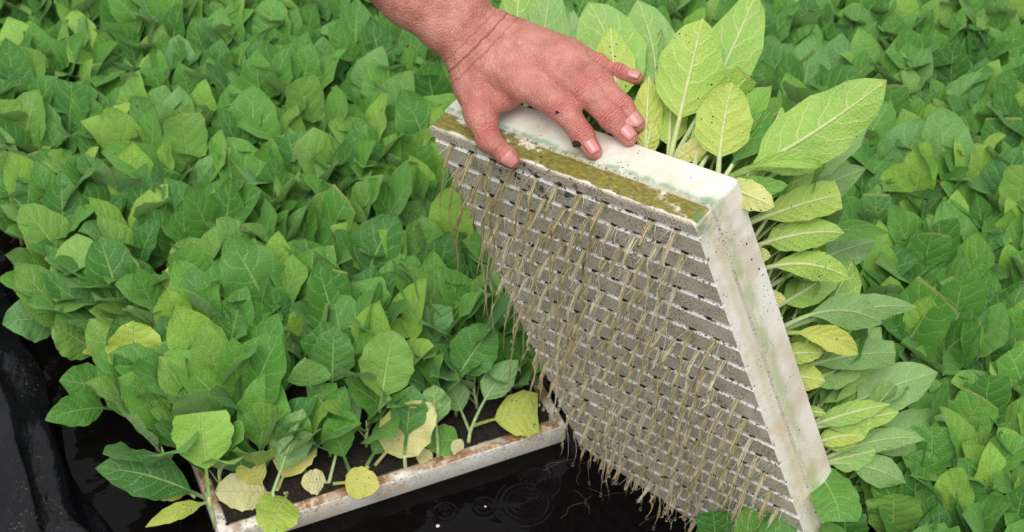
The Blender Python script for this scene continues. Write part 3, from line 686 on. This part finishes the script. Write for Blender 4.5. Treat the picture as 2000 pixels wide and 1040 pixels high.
# hero leaves of the floating bed: foot px, tip px, z of the tip, width, age, shape, petiole, face, bow, unique label for its plant
FH = [((402, 975), (186, 916), .085, 92, .02, 'point', .16, 1, (0, 0, .030), 'seedling at the near corner, one long green leaf reaching left over the water'),
      ((408, 972), (392, 806), .155, 118, .26, 'clip', .36, 1, (0, 0, 0), None),
      ((405, 982), (284, 1031), .050, 34, .62, 'point', .10, 1, (0, 0, .010), None),
      ((372, 965), (281, 955), .045, 46, .88, 'round', .12, 1, (0, 0, .006), None),
      ((532, 965), (420, 962), .050, 78, 1., 'round', .14, 1, (0, 0, .006), 'front seedling with a cream round leaf and a lime leaf hanging over the rim'),
      ((563, 962), (522, 1045), .040, 88, .50, 'round', .18, 1, (0, -.01, .014), None),
      ((533, 962), (592, 798), .125, 84, .02, 'point', .30, -1, (0, 0, 0), None),
      ((543, 955), (592, 850), .080, 84, .85, 'clip', .22, 1, (0, 0, .005), None),
      ((640, 944), (588, 945), .042, 50, 1., 'round', .1, 1, (0, 0, .004), 'front seedling with pale stalks and a small cream leaf on the peat'),
      ((612, 790), (598, 700), .160, 84, .0, 'point', .4, 1, (0, 0, 0), None),
      ((642, 946), (690, 752), .11, 62, .05, 'point', .4, -1, (0, 0, 0), None),
      ((650, 946), (742, 952), .045, 64, .74, 'round', .28, 1, (0, 0, .010), 'front seedling with a yellow round leaf lying across the rim'),
      ((732, 910), (846, 790), .110, 104, .93, 'round', .22, 1, (0, 0, .008), 'front seedling with the largest cream-coloured leaf, upright and spotted'),
      ((715, 912), (790, 800), .085, 60, .12, 'clip', .2, 1, (0, 0, .008), None),
      ((742, 800), (768, 646), .168, 108, .0, 'round', .18, 1, (0, 0, .01), 'seedling behind the front row with the largest upright oval green leaf'),
      ((648, 765), (653, 640), .165, 88, .0, 'round', .16, 1, (0, 0, .01), 'seedling with a blunt upright leaf just left of the largest oval leaf'),
      ((905, 862), (828, 868), .045, 64, .13, 'round', .16, 1, (0, 0, .008), 'front seedling with a small round bright green leaf at the rim'),
      ((925, 832), (1050, 808), .050, 92, .60, 'clip', .36, 1, (0, 0, .010), 'front seedling with a lime-yellow leaf pointing right towards the lifted tray'),
      ((918, 845), (1012, 704), .120, 62, .0, 'point', .4, -1, (-.01, 0, .015), None),
      ((888, 745), (966, 636), .165, 96, .0, 'round', .16, 1, (0, 0, .01), 'seedling beside the lifted tray with a wide oval leaf tilted right, roots above it'),
      ((918, 845), (875, 740), .10, 60, .05, 'point', .4, -1, (0, 0, 0), None),
      ((905, 880), (880, 872), .038, 34, .98, 'round', .05, 1, (0, 0, .003), None),
      ((845, 900), (812, 890), .038, 34, .98, 'round', .05, 1, (0, 0, .003), None),
      ((232, 800), (88, 822), .085, 66, .05, 'point', .2, 1, (0, 0, .02), 'seedling by the bank with a narrow leaf pointing left over the water'),
      ((232, 780), (115, 745), .095, 80, .02, 'point', .2, 1, (0, 0, .02), None),
      ((240, 670), (104, 556), .125, 112, .0, 'point', .16, 1, (0, 0, .02), 'seedling by the bank with three broad green leaves spread left'),
      ((130, 640), (4, 634), .090, 88, .0, 'point', .12, 1, (0, 0, .025), None),
      ((195, 700), (100, 640), .100, 84, .0, 'round', .12, 1, (0, 0, .02), None),
      ((104, 566), (18, 540), .120, 84, .66, 'round', .14, 1, (0, 0, .01), 'seedling by the bank with a yellow round leaf speckled brown'),
      ((200, 525), (84, 438), .125, 100, .0, 'point', .14, 1, (0, 0, .02), None),
      ((268, 735), (262, 628), .175, 112, .52, 'round', .12, 1, (0, 0, .01), 'seedling with a rounded yellow-green leaf among green ones, near the bank'),
      ((240, 690), (160, 690), .07, 30, .55, 'point', .12, 1, (0, 0, .01), None),
      ((478, 958), (462, 858), .105, 74, .02, 'point', .3, 1, (0, 0, .01), None),
      ((600, 935), (566, 826), .115, 72, .0, 'clip', .3, 1, (0, 0, .01), None),
      ((684, 925), (640, 815), .115, 66, .08, 'point', .3, 1, (0, 0, .01), None),
      ((790, 890), (806, 752), .125, 74, .0, 'point', .3, 1, (0, 0, .01), None),
      ((855, 872), (846, 752), .120, 66, .02, 'point', .35, -1, (0, 0, .01), None),
      ((520, 965), (478, 900), .07, 60, .75, 'clip', .25, 1, (0, 0, .012), None),
      ((395, 560), (345, 470), .14, 98, .0, 'point', .12, 1, (0, 0, .02), 'tall seedling with one broad pointed leaf, mid-left of the bed'),
      ((340, 420), (320, 330), .15, 92, .0, 'point', .12, 1, (0, 0, .02), None),
      ((350, 770), (330, 680), .125, 92, .02, 'clip', .16, 1, (0, 0, .01), None),
      ((520, 800), (500, 706), .13, 76, .0, 'clip', .16, 1, (0, 0, .01), None),
      ((1398, 1120), (1392, 998), .150, 70, .0, 'clip', .16, 1, (0, 0, .02), 'seedling at the bottom edge in front of the grey tray underside'),
      ((1530, 1120), (1545, 992), .150, 96, .0, 'clip', .16, 1, (0, 0, .02), 'seedling at the bottom edge below the lifted tray corner'),
      ((1640, 1140), (1652, 1000), .150, 90, .05, 'clip', .16, 1, (0, 0, .02), None),
      ((1740, 1080), (1745, 965), .150, 104, .0, 'clip', .16, 1, (0, 0, .02), None),
      ((1790, 1000), (1800, 878), .150, 104, .0, 'point', .16, 1, (0, 0, .02), None)]
hp = []
for (f, t, zt, w, age, sh, pet, side, bow, lab) in FH:
    zf = FTOP-.002 if zt < .12 and f[1] > 840 else max(zt-.07, FTOP+.01)
    if f[1] > 1060: zf = .06
    foot = at_z(f[0], f[1], zf); tip = at_z(t[0], t[1], zt)
    if lab:
        po = empty('tobacco_seedling', (foot[0], foot[1], FTOP-.004)); tag(po, lab, 'seedling', 'seedlings told apart by one leaf'); hp.append((foot, po, []))
    elif min(np.linalg.norm((q[0]-foot)[:2]) for q in hp) > .035 and zt > .1:
        po = empty('tobacco_seedling', (foot[0], foot[1], FTOP-.004)); hp.append((foot, po, [])); lab = 'x'
        tag(po, 'seedling with one large green leaf standing above its neighbours', 'seedling', 'seedlings whose leaf stands above the rest')
    ft_, po, feet = min(hp, key=lambda q: np.linalg.norm((q[0]-foot)[:2])) if not lab else hp[-1]
    base = np.array(po.location); feet.append(foot)
    if np.linalg.norm((foot-base)[:2]) > .004 or zf > FTOP+.01:
        m = MB(); g0 = np.array([foot[0]*.7+base[0]*.3, foot[1]*.7+base[1]*.3, FTOP-.006]); m.tube(list(bez(g0, (g0+foot)/2, foot, 4)), [.0027, .0025, .0023, .0015], 7); m.build('stem', M_stem, po, base)
    m = hero_leaf(foot, tip, w, age, sh, (side, 0, 0, .1), bow, pet); m.build('leaf', M_leaf, po, base)

HF_ = [q for _, _, fe in hp for q in fe]
pos = [q for q in pos if not (q[4] < .034 and q[4] > -.1 and q[3] < .45) and min(math.hypot(q[1]-h[0], q[2]-h[1]+.012) for h in HF_) > .022]
protos = [make_seedling(100+i, 1.+.1*(i % 3)) for i in range(28)]
singles = []; rest = []
for q in pos:
    hid = inpoly(q[5], q[6]) and q[0] > 1.8
    if len(singles) < 290 and not hid: singles.append(q)
    elif not hid or rnd.random() < .5: rest.append(q)
def region(a, b, X, Y):
    if b < .06 and a < .46: return 'green seedling in the front row of the floating tray, over its muddy rim', 'front row of the floating tray'
    if a > .43 and b < -.3: return 'green seedling in the lower right corner, in front of the lifted tray', 'seedlings in front of the lifted tray'
    if X > 1400: return 'upright green seedling right of the lifted tray, packed among its neighbours', 'seedlings right of the lifted tray'
    if X < 330: return 'broad-leaved green seedling leaning towards the black plastic bank at the left', 'seedlings by the plastic bank'
    if Y > 560: return 'upright green seedling in the floating tray, just behind its front row', 'seedlings behind the front row'
    return 'upright green seedling further back, left of the lifted tray and the hand', 'seedlings left of the hand'
used = set(); plants = []
for n, (D, x, y, a, b, X, Y) in enumerate(singles):
    pi = rnd.randrange(len(protos)); pr = protos[pi][0]
    o = pr if pi not in used else copy_tree(pr); used.add(pi)
    o.location = (x, y, FTOP-.004); s = rnd.uniform(.86, 1.12)
    if b < .03 and a < .45: s *= .86
    o.rotation_euler = (rnd.uniform(-.1, .1), rnd.uniform(-.1, .1), rnd.uniform(-.7, .7)); o.scale = (s, s, s)
    if b < .085 and a < .45: o.rotation_euler[2] = rnd.choice([-1, 1])*rnd.uniform(.6, 2.6); o.scale = (s*.82, s*.82, s*.82)
    elif a < .06 and b < .7: o.rotation_euler[2] = math.radians(85)+rnd.uniform(-.8, .8)
    lab, grp = region(a, b, X, Y); tag(o, lab, 'seedling', grp); plants.append((x, y, o))
for i, (p, _) in enumerate(protos):
    if i not in used:
        for ch in KIDS.get(p.name, []): bpy.data.objects.remove(ch)
        bpy.data.objects.remove(p)
# the many beyond those, one object
LOW = []
for i in range(22):
    R = random.Random(500+i); lv = seedling_leaves(R, R.uniform(.95, 1.1)); mb = MB()
    for k in range(len(lv)): seedling_mb(lv, k, n=12, nx=5, mb=mb)
    LOW.append((np.array(mb.v), np.array([f for f in mb.f]), np.array(mb.a), np.array(mb.t)))
V = []; F = []; A = []; Tn = []; off = 0
for (D, x, y, a, b, X, Y) in rest:
    v, f, lc, tn = LOW[rnd.randrange(len(LOW))]; g = rnd.uniform(-.7, .7); s = rnd.uniform(.85, 1.15); c_, s_ = math.cos(g)*s, math.sin(g)*s
    w = np.stack([v[:, 0]*c_-v[:, 1]*s_+x, v[:, 0]*s_+v[:, 1]*c_+y, v[:, 2]*s+FTOP-.004], 1); V.append(w); F.append(f+off); A.append(lc); Tn.append((tn+rnd.random()) % 1); off += len(v)
if V:
    V = np.concatenate(V); F = np.concatenate(F); A = np.concatenate(A).astype(np.float32); Tn = np.concatenate(Tn).astype(np.float32)
    me = bpy.data.meshes.new('seedling_field'); me.from_pydata(V.tolist(), [], F.tolist())
    q = me.attributes.new('lc', 'FLOAT_VECTOR', 'POINT'); q.data.foreach_set('vector', A.ravel()); q = me.attributes.new('tone', 'FLOAT', 'POINT'); q.data.foreach_set('value', Tn)
    me.polygons.foreach_set('use_smooth', [True]*len(me.polygons)); me.materials.append(M_leaf)
    o = bpy.data.objects.new('seedling_field', me); COL.objects.link(o); tag(o, 'dense carpet of green tobacco seedlings filling the back of the bed', 'seedlings', kind='stuff')
print('plants', len(singles), len(rest))

# ------------------------------------------------------------------ person: left hand and forearm
def S(px, py, h): return on_top(px, py, h)
thumb_n = -TR[:, 2]
def T_(px, py, w): return on_plane(px, py, TR[:, 2], TT+TR[:, 2]*w)
J = {}
J['wr'] = S(940, 92, .060); J['wrU'] = S(971, 68, .062); J['wrL'] = S(916, 112, .056)
FING = {
 'index': [(S(1022, 160, .044), .0168), (S(1104, 216, .034), .0134), (S(1137, 264, .019), .0108), (S(1159, 296, .0085), .0084)],
 'middle': [(S(1076, 128, .048), .0168), (S(1146, 180, .040), .0138), (S(1195, 231, .023), .0116), (S(1228, 268, .0092), .0090)],
 'ring': [(S(1108, 112, .046), .0155), (S(1170, 163, .038), .0128), (S(1214, 208, .022), .0108), (S(1243, 242, .0085), .0086)],
 'pinky': [(S(1112, 108, .038), .0135), (S(1167, 127, .030), .0105), (S(1207, 142, .021), .0088), (S(1243, 153, .015), .0070)],
 'thumb': [(S(938, 222, .028), .0142), (S(955, 274, .012), .0116), (T_(988, 304, -.0105), .0092), (T_(1000, 315, -.0100), .0082)],
}
def seg_sdf(P, a, b, ra, rb):
    ab = (b-a).astype(np.float32); t = np.clip(((P-a) @ ab)/float(ab @ ab), 0, 1)
    return np.linalg.norm(P-(a+t[..., None]*ab), axis=-1)-(ra+(rb-ra)*t)
def smin(a, b, k):
    h = np.clip(.5+.5*(b-a)/k, 0, 1); return b*(1-h)+a*h-k*h*(1-h)
up_n = -TR[:, 1]
fa = [at_depth(*q) for q in ((905, 45, 1.652), (840, -35, 1.640), (700, -185, 1.600))]
_wd = proj(J['wr'])[2]
def D_(px, py, off): return at_depth(px, py, _wd+off)
arm_pts = [(D_(938, 90, 0), .027), (D_(888, 38, -.004), .029), (D_(820, -28, -.012), .034), (D_(640, -200, -.05), .043)]
def arm_side(off): # the forearm is oval: two rods side by side
    out = []
    for i, (p, r) in enumerate(arm_pts):
        t = arm_pts[min(i+1, 3)][0]-arm_pts[max(i-1, 0)][0]; t /= np.linalg.norm(t); s = np.cross(t, CP-p); s /= np.linalg.norm(s); out.append((p+s*off*(.75+.25*i), r*.84))
    return out
palm = []
for off in (-.0115, .0115):
    sd = arm_side(off)
    for (a, ra), (b, rb) in zip(sd, sd[1:]): palm.append((a, b, ra, rb))
palm += [(J['wrU'], FING['pinky'][0][0], .021, .0150), (J['wrU'], FING['ring'][0][0], .021, .0165), (J['wr'], FING['middle'][0][0], .023, .0180), (J['wrL'], FING['index'][0][0], .021, .0180),
         (J['wrL'], S(926, 165, .040), .021, .0190), (S(926, 165, .040), FING['thumb'][0][0], .0190, .0150), (S(930, 130, .040), S(1000, 175, .028), .022, .015),
         (S(960, 150, .036), S(1040, 165, .026), .020, .013), (S(1000, 130, .030), S(1090, 140, .030), .018, .013), (S(940, 190, .030), S(985, 195, .028), .015, .011)]
allp = np.array([p for l in FING.values() for p, _ in l]+[a for a, b, _, _ in palm]+[palm[2][1], palm[5][1]])
lo = allp.min(0)-.05; hi = allp.max(0)+.05
lo_, hi_ = lo, hi
H = .0016; dims = np.ceil((hi-lo)/H).astype(int)
gx, gy, gz = np.meshgrid(*[np.arange(d, dtype=np.float32)*H+lo[i] for i, d in enumerate(dims)], indexing='ij'); P = np.stack([gx, gy, gz], -1); del gx, gy, gz
def local(a, b, ra, rb, F, k, base):
    """smooth-union of one rod, evaluated near it only"""
    r = max(ra, rb)+k+.006; l = np.maximum(((np.minimum(a, b)-r-lo)/H).astype(int), 0); h = np.minimum(((np.maximum(a, b)+r-lo)/H).astype(int)+2, dims)
    if (h <= l).any(): return
    sl = tuple(slice(l[i], h[i]) for i in range(3)); d = seg_sdf(P[sl], a.astype(np.float32), b.astype(np.float32), ra, rb); F[sl] = smin(F[sl], d, k)
TEND = [(J['wrL'], 'index', -.004), (J['wr'], 'middle', 0), (J['wr'], 'ring', .004), (J['wrU'], 'pinky', 0)]
palmF = np.full(tuple(dims), .05, np.float32)
for a, b, ra, rb in palm: local(a, b, ra, rb, palmF, .012, None)
for wj, nm, _ in TEND:
    k_ = FING[nm][0][0]; d_ = .0128 if nm != 'pinky' else .0105
    local(wj+(k_-wj)*.30+up_n*.0175, k_+up_n*d_, .0022, .0048, palmF, .006, None)
    local(k_+up_n*.0060, k_+up_n*.0068, .0118 if nm != 'pinky' else .0092, .0118 if nm != 'pinky' else .0092, palmF, .004, None)
total = palmF.copy()
for nm, l in FING.items():
    F_ = np.full(tuple(dims), .05, np.float32)
    for (a, ra), (b, rb) in zip(l, l[1:]): local(a, b, ra, rb, F_, .003, None)
    for i in (1, 2):      # knuckle swell
        a, ra = l[i]; local(a, a+(l[i+1][0]-a)*.02, ra*1.06, ra*1.06, F_, .004, None)
    tipd = l[3][0]-l[2][0]; tipd /= np.linalg.norm(tipd)
    total = np.minimum(total, smin(palmF, F_, .010))
def surface_nets(F, lo, H):
    s = F < 0; nx, ny, nz = F.shape
    c = s[:-1, :-1, :-1].astype(np.int8)
    cnt = sum(s[i:nx-1+i, j:ny-1+j, k:nz-1+k].astype(np.int8) for i in (0, 1) for j in (0, 1) for k in (0, 1))
    act = (cnt > 0) & (cnt < 8); ids = -np.ones(act.shape, np.int64); I = np.argwhere(act); ids[tuple(I.T)] = np.arange(len(I))
    acc = np.zeros((len(I), 3)); num = np.zeros(len(I))
    cor = [(i, j, k) for i in (0, 1) for j in (0, 1) for k in (0, 1)]
    for a in cor:
        for ax in range(3):
            if a[ax] == 1: continue
            b = list(a); b[ax] = 1; fa_ = F[I[:, 0]+a[0], I[:, 1]+a[1], I[:, 2]+a[2]]; fb_ = F[I[:, 0]+b[0], I[:, 1]+b[1], I[:, 2]+b[2]]
            m = (fa_ < 0) != (fb_ < 0); t = np.where(m, fa_/(fa_-fb_+1e-12), 0); p = np.array(a, float)[None].repeat(len(I), 0); p[:, ax] += t
            acc[m] += p[m]; num[m] += 1
    V = (I+acc/num[:, None])*H+lo; faces = []
    for ax in range(3):
        b1, b2 = [(1, 2), (2, 0), (0, 1)][ax]
        sl0 = [slice(1, -1)]*3; sl0[ax] = slice(0, -1); sl1 = list(sl0); sl1[ax] = slice(1, None)
        A0 = s[tuple(sl0)]; A1 = s[tuple(sl1)]; E = np.argwhere(A0 != A1); base = E.copy(); base[:, b1] += 1; base[:, b2] += 1
        o1 = np.zeros(3, int); o1[b1] = 1; o2 = np.zeros(3, int); o2[b2] = 1
        g = lambda q: ids[tuple(q.T)]
        ok = (base[:, ax] < ids.shape[ax])
        base = base[ok]; E = E[ok]; q = np.stack([g(base-o1-o2), g(base-o2), g(base), g(base-o1)], 1); inside = A0[tuple(E.T)]
        q[~inside] = q[~inside][:, ::-1]; faces.append(q)
    Fq = np.concatenate(faces); Fq = Fq[(Fq >= 0).all(1)]; return V, Fq
HV, HF = surface_nets(total, lo, H)
e = np.concatenate([HF[:, [0, 1]], HF[:, [1, 2]], HF[:, [2, 3]], HF[:, [3, 0]]])
for _ in range(5):
    acc = np.zeros_like(HV); cnt = np.zeros(len(HV)); np.add.at(acc, e[:, 0], HV[e[:, 1]]); np.add.at(cnt, e[:, 0], 1); HV = HV*.5+.5*acc/np.maximum(cnt, 1)[:, None]
# creases over the joints, red knuckles
crease = np.zeros((len(HV), 3), np.float32); red = np.zeros(len(HV), np.float32)
for nm, l in FING.items():
    for i in range(1, 3) if nm != 'thumb' else range(1, 2):
        p, r = l[i]; ax = l[i+1][0]-l[i-1][0]; ax /= np.linalg.norm(ax); dn = up_n-ax*(up_n @ ax); dn /= np.linalg.norm(dn)
        d = HV-p; al = d @ ax; rad = np.linalg.norm(d-al[:, None]*ax, axis=1); dor = np.clip((d @ dn)/(r+1e-6), 0, 1)
        w = np.exp(-(al/.0075)**2)*(rad < r*1.5)*np.clip(dor*1.4, 0, 1); m = w > crease[:, 1]
        crease[m, 0] = al[m]*1000; crease[m, 1] = w[m]*.9
        red = np.maximum(red, np.exp(-(al/.011)**2)*(rad < r*1.5)*np.clip(dor+.3, 0, 1))
    p, r = l[0]
    d = np.linalg.norm(HV-p, axis=1); red = np.maximum(red, .8*np.exp(-(d/.020)**2))
    p, r = l[3]; d = np.linalg.norm(HV-p, axis=1); red = np.maximum(red, .7*np.exp(-(d/.014)**2))
axw = arm_pts[0][0]-arm_pts[2][0]; axw /= np.linalg.norm(axw)
for off, st in ((-.004, 1.), (.006, .55), (-.014, .35)):
    al = (HV-arm_pts[0][0]) @ axw-off; w = st*(np.abs(al) < .0045); m = w > crease[:, 2]; crease[m, 0] = al[m]*1000; crease[m, 2] = w[m]
HV0 = J['wr']
me = bpy.data.meshes.new('person'); me.from_pydata((HV-HV0).tolist(), [], HF.tolist()); me.update()
q = me.attributes.new('crease', 'FLOAT_VECTOR', 'POINT'); q.data.foreach_set('vector', crease.ravel()); q = me.attributes.new('red', 'FLOAT', 'POINT'); q.data.foreach_set('value', red)
me.polygons.foreach_set('use_smooth', [True]*len(me.polygons)); me.materials.append(M_skin)
person = bpy.data.objects.new('person', me); COL.objects.link(person); person.location = tuple(HV0)
tag(person, 'person, only a bare hand and forearm, pressing on the lifted foam tray\'s top edge', 'person')
from mathutils.bvhtree import BVHTree
bvh = BVHTree.FromPolygons((HV).tolist(), HF.tolist())
def nail(nm, lw, ll, lean=0., back=.10):
    l = FING[nm]; a, b = l[2][0], l[3][0]; ax = b-a; ax /= np.linalg.norm(ax)
    dn = up_n if nm != 'thumb' else (up_n*.30+(-TR[:, 2])*.2-TR[:, 0]*.0+ (CP-b)/np.linalg.norm(CP-b)*.9)
    dn = dn-ax*(dn @ ax); dn /= np.linalg.norm(dn); sd = np.cross(ax, dn); dn = dn*math.cos(lean)+sd*math.sin(lean); sd = np.cross(ax, dn)
    mb = MB(); nu, nv = 9, 11; vs = []; fs = []; r = l[3][1]
    for i in range(nu):
        for j in range(nv):
            x = -1+2*i/(nu-1); y = j/(nv-1); wx = lw*.5*(1-.30*max(0, (.25-y)/.25)**2)*(1-.22*max(0, (y-.75)/.25)**2)
            p0 = b+ax*(r*.55-ll+ll*y)*1.0; ang = x*wx/(r*1.05); o = p0+(dn*math.cos(ang)+sd*math.sin(ang))*(r*2.2)
            hit = bvh.ray_cast(Vector(o), Vector(p0-o), .05)
            p = np.array(hit[0]) if hit[0] else p0+dn*r
            vs.append(p+(dn*math.cos(ang)+sd*math.sin(ang))*(.00045+.0004*(1-x*x)+.0004*y))
    for i in range(nu-1):
        for j in range(nv-1): a_ = i*nv+j; fs.append((a_, a_+1, a_+nv+1, a_+nv))
    mb.add(vs, fs); o = mb.build('fingernail', M_nail, person, HV0); so = o.modifiers.new('thick', 'SOLIDIFY'); so.thickness = .0006; so.offset = 0
for nm, lw, ll, le in (('index', .0125, .0135, 0.), ('middle', .0130, .0135, 0.), ('ring', .0125, .013, 0.), ('pinky', .0100, .0115, .2), ('thumb', .0135, .014, 0.)): nail(nm, lw, ll, le)

# crumbs of peat on the index finger, bits on the water and wisps of root in it
def crumb(px, py, r, label):
    d = Vector(ray(px, py)).normalized(); hit = bvh.ray_cast(Vector(CP), d, 4.)
    if not hit[0]: return
    m = MB(); p = np.array(hit[0])
    for k in range(6): ball(m, p+np.array([rnd.uniform(-1, 1), rnd.uniform(-1, 1), rnd.uniform(-.3, .6)])*r*.6, r*rnd.uniform(.4, .75), (1, 1, .9), 7, 5, .5)
    o = m.build('peat_crumb', M_peat, None, p); tag(o, label, 'peat')
crumb(1127, 281, .0042, 'black crumb of peat stuck on the index finger near its nail')
crumb(1106, 268, .0020, 'tiny dark peat crumb on the lower edge of the index finger')
crumb(1089, 219, .0018, 'tiny dark peat crumb by the index knuckle')
m = MB(); R = random.Random(9)
for k in range(24):
    c = at_z(R.uniform(1080, 1340), R.uniform(880, 1000), .0006); a = R.uniform(0, 6.28); pp = [c]
    for i in range(9): a += R.uniform(-.5, .5); pp.append(pp[-1]+np.array([math.cos(a), math.sin(a)*.6, 0])*R.uniform(.003, .008))
    m.tube(pp, [.00008]*10, 4, (0, .5, 0), R.uniform(.0, .3))
o = m.build('floating_roots', M_root, None, at_z(1200, 940, 0)); tag(o, 'fine loose root hairs drifting on the dark water by the tray', 'roots', kind='stuff')
M_fleck = simple('white_foam_fleck', srgb(225, 222, 215), .6)
for px, py, r, lab in ((855, 1028, .0022, 'white foam fleck floating near the bottom edge of the dark water'), (948, 990, .0013, 'tiny white foam fleck floating in the middle of the dark water')):
    m = MB(); p = at_z(px, py, .0008); ball(m, p, r, (1.2, 1, .6), 8, 6, .4); o = m.build('foam_fleck', M_fleck, None, p); tag(o, lab, 'foam fleck')
